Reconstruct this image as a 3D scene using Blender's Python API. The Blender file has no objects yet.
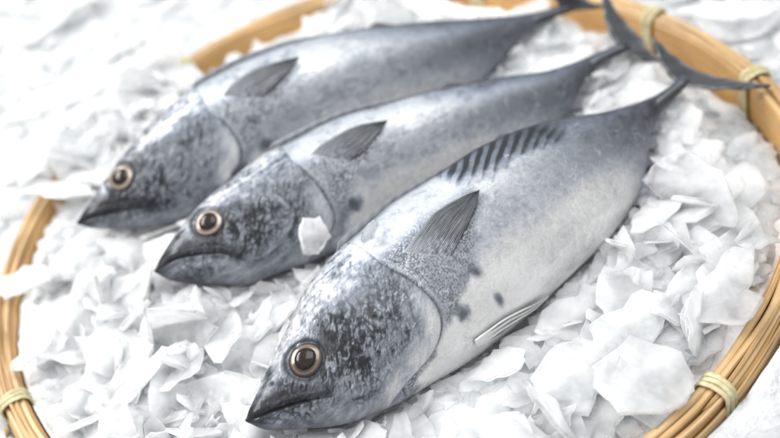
import math, random, json
import numpy as np

# ------------------------------------------------------------------ tables (metres)
#<DATA>
FISH_DATA = json.loads('''{"A":{"S":[-0.09544,-0.17412,0.028],"a":[0.86544,0.49901,-0.04487],"d":[-0.35677,0.67667,0.64408],"n2":[0.28447,-0.41567,0.86388],"d2":[-0.41243,0.7604,0.50169],"L":0.35657,"up":[[0.0015,0.002],[0.0045,0.0042],[0.0116,0.0072],[0.0247,0.0146],[0.0381,0.0216],[0.0506,0.0277],[0.0679,0.0374],[0.0984,0.0441],[0.1123,0.045],[0.1369,0.0474],[0.1583,0.046],[0.1746,0.0454],[0.2037,0.0443],[0.2305,0.0391],[0.2507,0.0331],[0.2678,0.026],[0.2913,0.015],[0.3155,0.0068],[0.3299,0.0026],[0.3471,0.0009],[0.3587,0.0021]],
"lo":[[-0.0009,-0.0012],[-0.0008,-0.0044],[0.003,-0.0087],[0.0177,-0.0192],[0.0329,-0.0298],[0.0449,-0.0355],[0.0564,-0.0385],[0.0695,-0.0426],[0.0826,-0.0445],[0.0977,-0.047],[0.1219,-0.0503],[0.1427,-0.051],[0.1689,-0.0509],[0.1865,-0.0498],[0.2086,-0.0486],[0.2275,-0.0476],[0.2528,-0.043],[0.2685,-0.039],[0.2837,-0.0304],[0.2936,-0.0234],[0.304,-0.0158],[0.3194,-0.0079],[0.3295,-0.0054],[0.3419,-0.0042],[0.3534,-0.0031]],
"ft":{"chips":[[0.1117,0.0391],[0.1085,0.0158]],"eye":[[0.0388,0.0088]],"oper":[[0.1001,0.0209],[0.1005,0.0152],[0.1045,0.0041],[0.1069,-0.0077],[0.1073,-0.0168],[0.1049,-0.0243],[0.0997,-0.03],[0.0933,-0.0332],[0.0854,-0.0344],[0.077,-0.0348],[0.0671,-0.036]],"preop":[[0.0754,0.0026],[0.0814,-0.0056],[0.0838,-0.0158],[0.0818,-0.0223],[0.0762,-0.0262],[0.0683,-0.0286],[0.0615,-0.0288],[0.0515,-0.0255],[0.0416,-0.0204]],"mouth":[[-0.0006,0.0003],[0.0026,-0.0001],[0.0109,-0.0015],[0.0193,-0.0046],[0.0288,-0.0092],[0.038,-0.0143]],"fin_lead":[[0.1093,0.0152],[0.1176,0.0176],[0.1308,0.0205],[0.1423,0.0227],[0.1527,0.0222],[0.163,0.0204],[0.171,0.0178]],"fin_trail":[[0.1288,-0.0026],[0.1336,-0.0008],[0.1399,0.0017],[0.1471,0.0048],[0.1547,0.0081],[0.163,0.012],[0.171,0.0178]],"spots":[[0.1372,-0.0159],[0.1391,-0.0349],[0.1172,-0.028]],"cors":[[0.1702,0.013],[0.1567,0.0056],[0.1455,-0.0039],[0.1372,-0.014],[0.126,-0.02],[0.1105,-0.0264],[0.0973,-0.0332],[0.0802,-0.0391]],"stripes":[[0.1706,0.0401],[0.1798,0.0376],[0.1925,0.036],[0.2072,0.0348],[0.2208,0.0335],[0.2351,0.0316],[0.2483,0.0278]],"pelv":[[0.1153,-0.0427],[0.1264,-0.0441],[0.1411,-0.0452],[0.1575,-0.0464],[0.169,-0.0464]],"brightlow":[[0.1101,0.0152],[0.1527,0.0222],[0.171,0.0178],[0.218,0.022]]}},
"B":{"S":[-0.14133,-0.0419,0.028],"a":[0.95775,0.28396,-0.04563],"d":[-0.14745,0.621,0.76982],"n2":[0.21758,-0.61163,0.76064],"d2":[-0.18809,0.73843,0.64757],"L":0.35068,"up":[[0.0005,0.0011],[0.005,0.005],[0.0119,0.0098],[0.0246,0.0169],[0.0365,0.0224],[0.0497,0.0274],[0.0622,0.0295],[0.08,0.035],[0.0927,0.0368],[0.1127,0.0375],[0.1286,0.0387],[0.144,0.0385],[0.1592,0.037],[0.174,0.034],[0.191,0.0322],[0.2199,0.0267],[0.2424,0.0213],[0.2563,0.0178],[0.2883,0.008],[0.3082,0.0054],[0.3284,0.0035],[0.3402,0.0026],[0.3516,0.0019]],
"lo":[[-0.0008,-0.0016],[-0.0002,-0.0046],[0.0046,-0.0097],[0.0147,-0.0161],[0.0245,-0.0216],[0.035,-0.0271],[0.0472,-0.0329],[0.0684,-0.0348],[0.0812,-0.0364],[0.0961,-0.0383],[0.1198,-0.041],[0.1404,-0.0417],[0.1661,-0.0415],[0.1834,-0.0406],[0.2051,-0.0397],[0.2237,-0.0389],[0.2486,-0.0351],[0.2641,-0.0318],[0.2878,-0.0283],[0.2939,-0.0213],[0.3022,-0.0145],[0.313,-0.008],[0.327,-0.0035],[0.3378,-0.0021],[0.3494,-0.0025]],
"ft":{"eye":[[0.0397,0.0128]],"oper":[[0.1012,0.0214],[0.1043,0.0136],[0.1071,0.0044],[0.1086,-0.0089],[0.1086,-0.0195],[0.1055,-0.0249],[0.1,-0.0288],[0.0902,-0.0328]],"preop":[[0.0808,0.011],[0.0855,0.0042],[0.0887,-0.0042],[0.0875,-0.0119],[0.0804,-0.018],[0.0714,-0.0212],[0.0624,-0.0221],[0.0511,-0.0206]],"mouth":[[-0.0006,0.0007],[0.0096,0.0022],[0.0162,0.0013],[0.0288,-0.0032],[0.0389,-0.0079],[0.0487,-0.0174]],"fin_lead":[[0.1094,0.0203],[0.1196,0.023],[0.1321,0.0241],[0.1415,0.0246],[0.1494,0.024],[0.158,0.0219],[0.1658,0.0197]],"fin_trail":[[0.1302,0.0053],[0.1341,0.0063],[0.1384,0.007],[0.1435,0.0083],[0.1502,0.0114],[0.1572,0.0151],[0.1658,0.0197]],"spots":[[0.1231,-0.0195]],"cors":[[0.1674,0.0159],[0.1545,0.0079],[0.1439,0.0014],[0.1329,-0.0039],[0.1255,-0.0105],[0.1161,-0.0195],[0.1047,-0.0302]]}},
"C":{"S":[-0.19271,0.02677,0.028],"a":[0.96615,0.2546,-0.04163],"d":[-0.11528,0.57044,0.81321],"n2":[0.20726,-0.66996,0.71288],"d2":[-0.15361,0.69738,0.70005],"L":0.38438,"up":[[0.0005,0.0012],[0.0079,0.0065],[0.0269,0.0182],[0.038,0.0256],[0.056,0.0351],[0.0702,0.0413],[0.0858,0.047],[0.1111,0.0532],[0.1259,0.055],[0.1427,0.0562],[0.1732,0.0555],[0.2027,0.051],[0.2317,0.0442],[0.2759,0.0318],[0.3138,0.0186],[0.3434,0.0092],[0.3587,0.005],[0.3748,0.0022],[0.385,0.0013]],
"lo":[[-0.0008,-0.0018],[0.0047,-0.0065],[0.0136,-0.0113],[0.0331,-0.0181],[0.0486,-0.0234],[0.0749,-0.0331],[0.089,-0.0346],[0.1053,-0.0365],[0.1314,-0.039],[0.1539,-0.0396],[0.182,-0.0395],[0.201,-0.0386],[0.2248,-0.0377],[0.2452,-0.037],[0.2725,-0.0334],[0.301,-0.0229],[0.3117,-0.018],[0.3191,-0.0147],[0.3284,-0.0091],[0.3369,-0.0055],[0.3486,-0.0023],[0.3599,-0.0021],[0.3733,-0.0012],[0.3835,-0.002]],
"ft":{"eye":[[0.0362,0.0111]],"oper":[[0.1054,0.0179],[0.1105,0.0089],[0.1131,-0.0024],[0.1131,-0.0126],[0.1088,-0.0201],[0.1015,-0.0234]],"preop":[[0.0762,0.0155],[0.0826,0.0069],[0.083,-0.0006],[0.08,-0.0075],[0.0723,-0.0129],[0.0624,-0.0168],[0.0521,-0.0168]],"mouth":[[-0.0007,-0.0002],[0.0126,-0.0018],[0.0264,-0.0072],[0.0401,-0.013],[0.0461,-0.0175]],"fin_lead":[[0.1135,0.0238],[0.1234,0.0285],[0.135,0.0319],[0.1457,0.0324],[0.156,0.0316],[0.1663,0.0298],[0.1745,0.0276]],"fin_trail":[[0.1371,0.0121],[0.1401,0.0129],[0.1444,0.014],[0.1513,0.0162],[0.1586,0.0194],[0.1663,0.0234],[0.1745,0.0276]],"spots":[[0.1298,-0.0167]],"cors":[[0.1758,0.0242],[0.162,0.0133],[0.1504,0.0067],[0.1388,0.0008],[0.1311,-0.0066],[0.1217,-0.0164],[0.1105,-0.0251]]}}}''')
#</DATA>

# ------------------------------------------------------------------ fish shape
def gsmooth(y, sig):
    n = int(sig*4)+1
    k = np.exp(-0.5*(np.arange(-n, n+1)/sig)**2); k /= k.sum()
    yp = np.concatenate([2*y[0]-y[n:0:-1], y, 2*y[-1]-y[-2:-n-2:-1]])
    return np.convolve(yp, k, 'valid')

class FishShape:
    """body of a fish lying on its side: centre line, half height, half width along x (metres)"""
    EXP = 2.15
    def __init__(s, d):
        for k in ('S','a','d','n2','d2'): setattr(s, k, np.array(d[k], float))
        s.L = d['L']; s.ft = {k: np.array(v, float) for k, v in d.get('ft', {}).items()}
        L = s.L; s.x0 = -0.004*L; s.x1 = 1.0*L
        s.xs = np.linspace(s.x0, s.x1, 1200)
        up = np.array(sorted(d['up'])); lo = np.array(sorted(d['lo']))
        top = gsmooth(np.interp(s.xs, up[:,0], up[:,1]), 13)
        bot = gsmooth(np.interp(s.xs, lo[:,0], lo[:,1]), 11)
        s.c_ = (top+bot)/2
        h = (top-bot)/2
        u = (s.xs-s.x0)/(s.x1-s.x0)
        tip = np.sqrt(np.clip(u/0.018, 0, 1)*(2-np.clip(u/0.018, 0, 1)))
        s.h_ = np.maximum(h, .0028)*np.maximum(tip, .02)
        s.h_ = s.h_+.0010*np.clip((u-.88)/.06, 0, 1)
        ratio = np.interp(u, [0, .05, .15, .3, .5, .7, .85, .95, 1], [.75, .66, .62, .66, .66, .62, .66, 1.0, 1.1])
        s.w_ = s.h_*gsmooth(ratio, 20)
    def c(s, x): return np.interp(x, s.xs, s.c_)
    def h(s, x): return np.interp(x, s.xs, s.h_)
    def w(s, x): return np.interp(x, s.xs, s.w_)
    def world(s, x, y, z):
        x = np.asarray(x, float); y = np.asarray(y, float); z = np.asarray(z, float)
        return s.S + x[...,None]*s.a + s.c(x)[...,None]*s.d + z[...,None]*s.d2 + y[...,None]*s.n2
    def local(s, P):
        q = P - s.S; x = q@s.a; q = q - s.c(x)[...,None]*s.d
        return x, q@s.n2, q@s.d2
    def sect(s, x, t):
        e = 2/s.EXP; ct, st = np.cos(t), np.sin(t)
        return s.w(x)*np.sign(ct)*np.abs(ct)**e, s.h(x)*np.sign(st)*np.abs(st)**e
    def near_grid(s, u, t):
        x = s.x0+(s.x1-s.x0)*u; X, T = np.meshgrid(x, t, indexing='ij')
        Y, Z = s.sect(X, T); return s.world(X, Y, Z), X, Z
    def surf(s, x, z, off=0.0):
        """point on the upper flank at (x, z) and its outward normal"""
        x = np.asarray(x, float); z = np.asarray(z, float)
        def P(x, z):
            v = np.clip(np.abs(z)/s.h(x), 0, .9995)
            return s.world(x, s.w(x)*(1-v**s.EXP)**(1/s.EXP), z)
        e = 4e-4; p = P(x, z)
        n = np.cross(P(x+e, z)-P(x-e, z), P(x, z+e)-P(x, z-e))
        n /= np.linalg.norm(n, axis=-1, keepdims=True)+1e-12
        n *= np.sign((n*s.n2).sum(-1, keepdims=True))
        return p+n*np.asarray(off)[...,None], n
#---BPY
import bpy, bmesh
from mathutils import Vector, Matrix
from mathutils.bvhtree import BVHTree

rng = np.random.default_rng(7)
random.seed(7)
scene = bpy.context.scene
COL = scene.collection

# ------------------------------------------------------------------ noise
_perm = np.random.default_rng(3).permutation(4096)
def _hash(i, j, k):
    return _perm[(_perm[(_perm[i & 4095] + j) & 4095] + k) & 4095]
_g = np.random.default_rng(5).normal(size=(4096, 3)); _g /= np.linalg.norm(_g, axis=1)[:, None]
def perlin(p):
    p = np.asarray(p, float); i = np.floor(p).astype(np.int64); f = p - i
    w = f*f*f*(f*(f*6-15)+10); out = 0
    for dx in (0, 1):
        for dy in (0, 1):
            for dz in (0, 1):
                g = _g[_hash(i[...,0]+dx, i[...,1]+dy, i[...,2]+dz)]
                v = (g*(f-np.array([dx, dy, dz]))).sum(-1)
                out = out + v*(w[...,0] if dx else 1-w[...,0])*(w[...,1] if dy else 1-w[...,1])*(w[...,2] if dz else 1-w[...,2])
    return out*1.6
def fbm(p, o=4, g=.5):
    s = 0; a = 1; t = 0; p = np.asarray(p, float)
    for k in range(o):
        s = s + a*perlin(p*(2.03**k)+17.3*k); t += a; a *= g
    return s/t
def sst(a, b, x):
    t = np.clip((x-a)/(b-a), 0, 1); return t*t*(3-2*t)
def mix(a, b, t): return a + (np.asarray(b)-a)*t

# ------------------------------------------------------------------ helpers
def link(name, verts, faces, mat=None, parent=None, smooth=True, sharp=None):
    me = bpy.data.meshes.new(name)
    if isinstance(faces, np.ndarray):
        n, k = faces.shape
        me.vertices.add(len(verts)); me.vertices.foreach_set('co', np.asarray(verts, np.float32).ravel())
        me.loops.add(n*k); me.loops.foreach_set('vertex_index', faces.astype(np.int32).ravel())
        me.polygons.add(n); me.polygons.foreach_set('loop_start', np.arange(0, n*k, k, dtype=np.int32))
        me.update(calc_edges=True); me.validate()
    else:
        me.from_pydata([tuple(map(float, v)) for v in verts], [], [tuple(map(int, f)) for f in faces]); me.update()
    me.polygons.foreach_set('use_smooth', [smooth]*len(me.polygons))
    if sharp is not None: me.set_sharp_from_angle(angle=math.radians(sharp))
    o = bpy.data.objects.new(name, me); COL.objects.link(o)
    if mat: me.materials.append(mat)
    if parent: o.parent = parent; o.matrix_parent_inverse = parent.matrix_basis.inverted()
    return o
def empty(name, loc):
    o = bpy.data.objects.new(name, None); COL.objects.link(o); o.location = loc
    o.empty_display_size = .02; return o
def tag(o, label=None, cat=None, group=None, kind=None):
    if label: o['label'] = label
    if cat: o['category'] = cat
    if group: o['group'] = group
    if kind: o['kind'] = kind
    return o
def put_color(me, name, rgb):
    a = me.attributes.new(name, 'FLOAT_COLOR', 'POINT')
    c = np.ones((len(me.vertices), 4), np.float32); c[:, :rgb.shape[1]] = rgb
    a.data.foreach_set('color', c.ravel())
def put_float(me, name, v):
    a = me.attributes.new(name, 'FLOAT', 'POINT'); a.data.foreach_set('value', np.asarray(v, np.float32).ravel())
def grid_faces(nu, nv, wrap=False):
    i, j = np.meshgrid(np.arange(nu-1), np.arange(nv if wrap else nv-1), indexing='ij')
    j2 = (j+1) % nv
    return np.stack([i*nv+j, i*nv+j2, (i+1)*nv+j2, (i+1)*nv+j], -1).reshape(-1, 4)

class Mat:
    def __init__(s, name):
        s.m = bpy.data.materials.new(name); s.m.use_nodes = True
        s.nt = s.m.node_tree; s.n = s.nt.nodes; s.b = s.n['Principled BSDF']
    def node(s, t, **kw):
        n = s.n.new(t)
        for k, v in kw.items(): setattr(n, k, v)
        return n
    def set(s, **kw):
        for k, v in kw.items():
            i = s.b.inputs[k.replace('_', ' ')]
            if hasattr(v, 'is_output'): s.nt.links.new(v, i)
            else: i.default_value = v
    def l(s, a, b): s.nt.links.new(a, b)
    def noise(s, scale, detail=4, rough=.5, vec=None, dist=0):
        n = s.node('ShaderNodeTexNoise'); n.inputs['Scale'].default_value = scale
        n.inputs['Detail'].default_value = detail; n.inputs['Roughness'].default_value = rough
        n.inputs['Distortion'].default_value = dist
        if vec is None:
            vec = s.node('ShaderNodeTexCoord').outputs['Object']
        s.l(vec, n.inputs['Vector']); return n
    def ramp(s, fac, stops):
        r = s.node('ShaderNodeValToRGB'); e = r.color_ramp.elements
        while len(e) < len(stops): e.new(.5)
        for i, (p, c) in enumerate(stops):
            e[i].position = p; e[i].color = (*c, 1) if len(c) == 3 else c
        s.l(fac, r.inputs['Fac']); return r.outputs['Color']
    def mixc(s, fac, a, b, mode='MIX'):
        n = s.node('ShaderNodeMix', data_type='RGBA', blend_type=mode)
        for v, i in ((fac, n.inputs[0]), (a, n.inputs[6]), (b, n.inputs[7])):
            if hasattr(v, 'is_output'): s.l(v, i)
            else: i.default_value = v if not isinstance(v, tuple) or len(v) == 4 else (*v, 1)
        return n.outputs[2]
    def bump(s, h, strength, dist=.001, prev=None):
        n = s.node('ShaderNodeBump'); n.inputs['Strength'].default_value = strength
        n.inputs['Distance'].default_value = dist; s.l(h, n.inputs['Height'])
        if prev is not None: s.l(prev, n.inputs['Normal'])
        return n.outputs['Normal']

# ------------------------------------------------------------------ materials
def fish_skin():
    m = Mat('fish_skin')
    at = m.node('ShaderNodeAttribute', attribute_name='paint')
    n1 = m.noise(900, 3, .6); n2 = m.noise(2600, 2, .6)
    c = m.mixc(.35, at.outputs['Color'], m.ramp(n1.outputs['Fac'], [(.3, (.35, .35, .36)), (.7, (.72, .72, .72))]), 'OVERLAY')
    c = m.mixc(.35, c, m.ramp(n2.outputs['Fac'], [(.3, (.38, .38, .4)), (.7, (.66, .66, .65))]), 'OVERLAY')
    r = m.node('ShaderNodeAttribute', attribute_name='sheen')
    mr = m.node('ShaderNodeMapRange'); m.l(r.outputs['Fac'], mr.inputs['Value'])
    mr.inputs['To Min'].default_value = .50; mr.inputs['To Max'].default_value = .36
    mm = m.node('ShaderNodeMath', operation='MULTIPLY'); m.l(r.outputs['Fac'], mm.inputs[0]); mm.inputs[1].default_value = .34
    nb = m.bump(n1.outputs['Fac'], .14, .0006); nb = m.bump(n2.outputs['Fac'], .10, .0003, nb)
    m.set(Base_Color=c, Metallic=mm.outputs[0], Roughness=mr.outputs[0], Coat_Weight=.20, Coat_Roughness=.07, Normal=nb)
    m.b.inputs['Specular IOR Level'].default_value = .16
    return m.m
def fin_mat():
    m = Mat('fish_fin')
    at = m.node('ShaderNodeAttribute', attribute_name='paint')
    n1 = m.noise(1200, 2, .6)
    c = m.mixc(.4, at.outputs['Color'], m.ramp(n1.outputs['Fac'], [(.3, (.35, .35, .36)), (.7, (.7, .7, .7))]), 'OVERLAY')
    m.set(Base_Color=c, Roughness=.36, Coat_Weight=.3, Coat_Roughness=.15, Metallic=.2)
    return m.m
def painted(name, rough=.3, coat=0.0, metal=0.0):
    m = Mat(name); at = m.node('ShaderNodeAttribute', attribute_name='paint')
    m.set(Base_Color=at.outputs['Color'], Roughness=rough, Coat_Weight=coat, Coat_Roughness=.02, Metallic=metal)
    return m.m
def pupil_mat():
    m = Mat('eye_pupil'); n = m.noise(700, 2)
    m.set(Base_Color=m.ramp(n.outputs['Fac'], [(.3, (.006, .004, .004)), (.7, (.024, .014, .010))]), Roughness=.2, Coat_Weight=.3, Coat_Roughness=.02); m.b.inputs['Specular IOR Level'].default_value = .15
    return m.m
def ice_mat(name='ice', clear=.72, col=(.985, .992, .998)):
    m = Mat(name); b = m.b
    n1 = m.noise(38, 3, .55); n2 = m.noise(300, 3, .6)
    nb = m.bump(n1.outputs['Fac'], .4, .003); nb = m.bump(n2.outputs['Fac'], .3, .0008, nb)
    # milky ice: light wanders inside
    m.set(Base_Color=(*col, 1), Roughness=.09, IOR=1.31, Subsurface_Weight=1.0, Subsurface_Radius=(1, 1, 1), Subsurface_Scale=.02, Normal=nb)
    # clear ice: thin flakes let the view through, their wet faces still shine
    tr = m.node('ShaderNodeBsdfTransparent'); tr.inputs['Color'].default_value = (.990, .995, .999, 1)
    gl = m.node('ShaderNodeBsdfGlossy'); gl.inputs['Roughness'].default_value = .08; m.l(nb, gl.inputs['Normal'])
    fr = m.node('ShaderNodeFresnel'); fr.inputs['IOR'].default_value = 1.31; m.l(nb, fr.inputs['Normal'])
    g = m.node('ShaderNodeMixShader'); m.l(fr.outputs[0], g.inputs[0]); m.l(tr.outputs[0], g.inputs[1]); m.l(gl.outputs[0], g.inputs[2])
    tw = m.node('ShaderNodeMapRange'); m.l(n1.outputs['Fac'], tw.inputs['Value'])
    tw.inputs['From Min'].default_value = .3; tw.inputs['From Max'].default_value = .7
    tw.inputs['To Min'].default_value = clear-.28; tw.inputs['To Max'].default_value = clear+.28
    lw = m.node('ShaderNodeLayerWeight'); lw.inputs['Blend'].default_value = .35
    mu = m.node('ShaderNodeMath', operation='MULTIPLY_ADD'); m.l(lw.outputs['Facing'], mu.inputs[0]); mu.inputs[1].default_value = -.8; m.l(tw.outputs[0], mu.inputs[2]); mu.use_clamp = True
    c = m.node('ShaderNodeMixShader'); m.l(mu.outputs[0], c.inputs[0]); m.l(b.outputs[0], c.inputs[1]); m.l(g.outputs[0], c.inputs[2])
    m.l(c.outputs[0], m.n['Material Output'].inputs['Surface'])
    return m.m
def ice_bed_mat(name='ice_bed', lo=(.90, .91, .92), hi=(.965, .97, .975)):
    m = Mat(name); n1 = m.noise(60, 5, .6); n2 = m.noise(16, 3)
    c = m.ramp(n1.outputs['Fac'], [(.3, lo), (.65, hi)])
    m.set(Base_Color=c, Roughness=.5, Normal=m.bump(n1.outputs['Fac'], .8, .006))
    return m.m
def bamboo_mat(name, a, b, dark):
    m = Mat(name)
    at = m.node('ShaderNodeAttribute', attribute_name='grain')       # (along, across) in metres
    mp = m.node('ShaderNodeMapping'); m.l(at.outputs['Vector'], mp.inputs['Vector'])
    mp.inputs['Scale'].default_value = (6, 500, 500)
    n1 = m.noise(1, 4, .6, mp.outputs['Vector'])
    n2 = m.noise(14, 4, .6)
    c = m.ramp(n1.outputs['Fac'], [(.28, dark), (.42, a), (.62, b)])
    c = m.mixc(m.ramp(n2.outputs['Fac'], [(.45, (0, 0, 0)), (.75, (.6, .6, .6))]), c, dark)
    m.set(Base_Color=c, Roughness=.42, Coat_Weight=.15, Coat_Roughness=.25, Normal=m.bump(n1.outputs['Fac'], .35, .0008))
    return m.m
def cane_mat():
    m = Mat('cane_binding'); n1 = m.noise(160, 4, .6)
    m.set(Base_Color=m.ramp(n1.outputs['Fac'], [(.3, (.34, .28, .13)), (.7, (.62, .57, .37))]), Roughness=.45, Normal=m.bump(n1.outputs['Fac'], .4, .001))
    return m.m
def weave_mat():
    m = Mat('bamboo_weave'); w = m.node('ShaderNodeTexWave'); w.inputs['Scale'].default_value = 30
    m.l(m.node('ShaderNodeTexCoord').outputs['Object'], w.inputs['Vector'])
    m.set(Base_Color=m.ramp(w.outputs['Color'], [(.1, (.30, .17, .05)), (.6, (.62, .40, .16))]), Roughness=.5)
    return m.m
SKIN = fish_skin(); FIN = fin_mat(); IRIS = painted('eye_iris', .25, .7, .25); PUPIL = pupil_mat()
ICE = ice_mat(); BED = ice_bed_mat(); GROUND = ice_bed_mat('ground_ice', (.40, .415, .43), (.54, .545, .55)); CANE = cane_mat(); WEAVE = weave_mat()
BAMBOO = bamboo_mat('bamboo_smooth', (.46, .25, .075), (.60, .365, .135), (.26, .12, .03))
BAMBOO2 = bamboo_mat('bamboo_split', (.44, .265, .105), (.60, .42, .215), (.10, .045, .018))

# ------------------------------------------------------------------ fish
def poly_dist(x, z, pl):
    """distance to a polyline, and the side (cross product sign) of the nearest segment, and arc parameter"""
    best = np.full(x.shape, 1e9); side = np.zeros(x.shape); arc = np.zeros(x.shape); acc = 0
    for (ax, az), (bx, bz) in zip(pl[:-1], pl[1:]):
        dx, dz = bx-ax, bz-az; l2 = dx*dx+dz*dz+1e-12
        t = np.clip(((x-ax)*dx+(z-az)*dz)/l2, 0, 1)
        d = np.hypot(x-ax-t*dx, z-az-t*dz); cr = dx*(z-az)-dz*(x-ax)
        k = d < best; best = np.where(k, d, best); side = np.where(k, np.sign(cr), side)
        arc = np.where(k, acc+t*math.sqrt(l2), arc); acc += math.sqrt(l2)
    return best, side, arc/acc
def smooth_poly(pl, n=40):
    pl = np.array(pl, float); d = np.r_[0, np.cumsum(np.linalg.norm(np.diff(pl, axis=0), axis=1))]
    t = np.linspace(0, d[-1], n); q = np.stack([np.interp(t, d, pl[:, i]) for i in (0, 1)], -1)
    for _ in range(3): q[1:-1] = .25*q[:-2]+.5*q[1:-1]+.25*q[2:]
    return q

LIGHT = np.array([.80, .82, .84]); GREY = np.array([.46, .48, .51]); DARK = np.array([.045, .05, .062]); SLATE = np.array([.10, .115, .145])

def paint_fish(s, X, Y, Z, seed, opt):
    """pigment (rgb), sheen and relief (m) of the body, in the fish's own coordinates"""
    L = s.L; u = X/L; v = Z/s.h(X); k = .357/L; near = Y > 0
    q = np.stack([X, Y, Z], -1)*k                       # every fish at the same scale for the noise
    sd = seed*31.7
    n_lo = fbm(q*22+sd, 4); n_md = fbm(q*80+sd, 4); n_hi = fbm(q*260+sd, 4, .6)
    st = fbm(np.stack([X*90*k, Y*90*k, Z*420*k], -1)+sd, 3, .6)            # streaks along the body
    st2 = fbm(np.stack([(X+Z)*70*k, Y*100*k, (Z-X)*420*k], -1)+sd+9, 3, .6)   # slanting scratches
    st3 = fbm(np.stack([(X-.6*Z)*420*k, Y*100*k, (Z+.6*X)*70*k], -1)+sd+5, 3, .6)
    rel = np.zeros(X.shape); scl = []
    W = X+0*Z
    # --- flank: dark back, silver side, pale belly, dark tail
    tailk = sst(.52, .86, u + .10*n_lo + .10*v*opt.get('tail_up', 1))
    val = np.full(X.shape, opt.get('flank', .52))
    val = val + (.24+.25*n_md+.2*n_hi)*sst(.15, .6, v)*(1-sst(.5, .75, u))                      # bright upper side, its sheen painted into the colour
    band = opt.get('band', .3)*np.exp(-((v-.50-.06*n_lo)/.26)**2)*sst(.2, .32, u)*(1-sst(.72, .92, u))  # pale skin band with the upper flank's highlight painted in
    val = val + .30*band*(1+.6*n_md)
    val = val + .34*sst(-.05, -.55, v)*(1-sst(.7, .86, u))                   # pale belly
    val = val + .30*n_lo + .19*n_md + .12*n_hi + .10*st
    mott = sst(-.12, .25, n_md*.7+n_hi*.5+.45*st+.4*n_lo-.06)*opt.get('mottle', .5)
    val = val*(1-.62*mott*(1-sst(.3, .7, v)*.45)*(1-.5*sst(-.1, -.6, v)))
    val = mix(val, .12+.12*n_lo+.10*np.clip(st+.2, 0, 1)+.05*n_hi+.06*n_md, tailk*.9*(1-.45*band))
    back = sst(.86, .985, v+.05*n_md); val = mix(val, .055, back*(1-.35*sst(.1, .3, u)*(1-sst(.4, .6, u))))
    # fine wavy skin lines over the rear half
    wv = np.sin((X*k*620+38*n_lo+14*n_md+90*k*Z))
    val = val*(1+.10*sst(.3, 1, wv)*sst(.4, .6, u))
    # long pale scuffs
    val = mix(val, .8, .55*sst(.42, .62, st2*1.2+.15*n_md)*(1-tailk)*sst(.2, .3, u))
    val = mix(val, .72, .35*sst(.48, .66, st3*1.2)*sst(.2, .3, u)*(1-.5*tailk))
    tint = np.stack([np.ones_like(val)*1.0, 1.0+0*val, 1.0+0*val], -1)
    rs_ = np.random.default_rng(int(seed)*7+1)
    for _ in range(opt.get('lines', 60)):        # thin pale scrapes
        cx = rs_.uniform(.15, .85)*L; hz = float(s.h(np.array(cx))); cz = rs_.uniform(-.8, .6)*hz; an = rs_.normal()*.8+rs_.choice([0, 1.3]); ln = rs_.uniform(.004, .016)*(.5 if cx < .25*L else 1)
        k0 = (np.abs(X-cx) < .03)
        pts = np.array([(cx+ln*(t-.5)*math.cos(an), cz+ln*(t-.5)*math.sin(an)+.003*math.sin(3*t)*rs_.normal()) for t in np.linspace(0, 1, 5)])
        dd = np.full(X.shape, 9.); dd[k0] = poly_dist(X[k0], Z[k0], pts)[0]
        scl.append((dd, rs_.uniform(.15, .55), rs_.uniform(.00016, .0004)))
    # --- oblique bars on the back
    sp = s.ft.get('stripes')
    if sp is not None:
        a, b = sp[0], sp[-1]
        tt = (X-a[0])/(b[0]-a[0])
        zc = np.interp(X, sp[:, 0], sp[:, 1])
        dv = (Z-zc)/s.h(X)
        ph = tt*8.0 - dv*7.0 + .55*n_lo + .12*n_md
        bar = sst(-.45, .35, np.sin(ph*2*np.pi))*sst(-.30, -.06, dv+.22*n_md+.12*n_lo+.06*np.sin(ph*6.28+1))*sst(-.10, .05, tt)*(1-sst(.8, 1.1, tt))
        lite = sst(.15, .75, -np.sin(ph*2*np.pi))*np.exp(-(dv/.2)**4)*sst(-.10, .05, tt)*(1-sst(.92, 1.06, tt))
        zb = sst(-.36, -.1, dv+.2*n_md+.12*n_lo)*sst(-.12, .08, tt)*(1-sst(.85, 1.15, tt))
        val = val*(1-.55*zb*near)
        val = mix(val, .05, .85*bar*near); val = mix(val, .36, .10*lite*near*sst(-.3, .2, n_md))
        line = np.exp(-((Z-zc+.30*s.h(X)*(1-.3*tt))/.0012)**2)*sst(-.2, .1, tt)*(1-sst(.7, 1, tt))
        val = mix(val, .2, .25*line*near)
    # --- corselet: the scaly patch behind the gill cover, under the breast fin
    op = smooth_poly(s.ft['oper']); co = smooth_poly(s.ft['cors'])
    d_op, s_op, a_op = poly_dist(X, Z, op)
    xo = np.interp(Z, op[::-1, 0*0+1] if op[0, 1] > op[-1, 1] else op[:, 1], op[::-1, 0] if op[0, 1] > op[-1, 1] else op[:, 0])
    xc = np.interp(Z, co[::-1, 1] if co[0, 1] > co[-1, 1] else co[:, 1], co[::-1, 0] if co[0, 1] > co[-1, 1] else co[:, 0])
    xo = np.where(v < -.75, xo+.25*(np.abs(v)-.75)*s.h(X), xo)
    head = 1-sst(-.0006, .0006, X-xo)
    inc = (1-head)*(1-sst(-.006, .005, X-xc+.012*n_md+.010*n_lo))*sst(.62, .38, v)
    ver = sst(-.22, .16, .8*perlin(q*np.array([980, 980, 1150])+sd)+.55*n_hi+.55*n_md+.3*n_lo-.02)
    val = mix(val, mix(.48+.5*n_lo+.3*n_md, .07, ver*(.62+.9*np.clip(n_lo+.1, -.4, .35))), inc*.85)
    rel -= .00012*ver*inc
    # --- head
    hv = .44 + .20*n_lo + .22*n_md + .28*n_hi + .22*st + .2*st2
    hv = hv + (.10+.16*n_md+.3*st+.3*n_hi)*sst(.25, .8, v)*(1-opt.get('headdark', 0))                     # pale crown
    scr = sst(-.10, .26, .8*st2+.6*n_hi+.35*n_md+.45*n_lo+.03)
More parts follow.
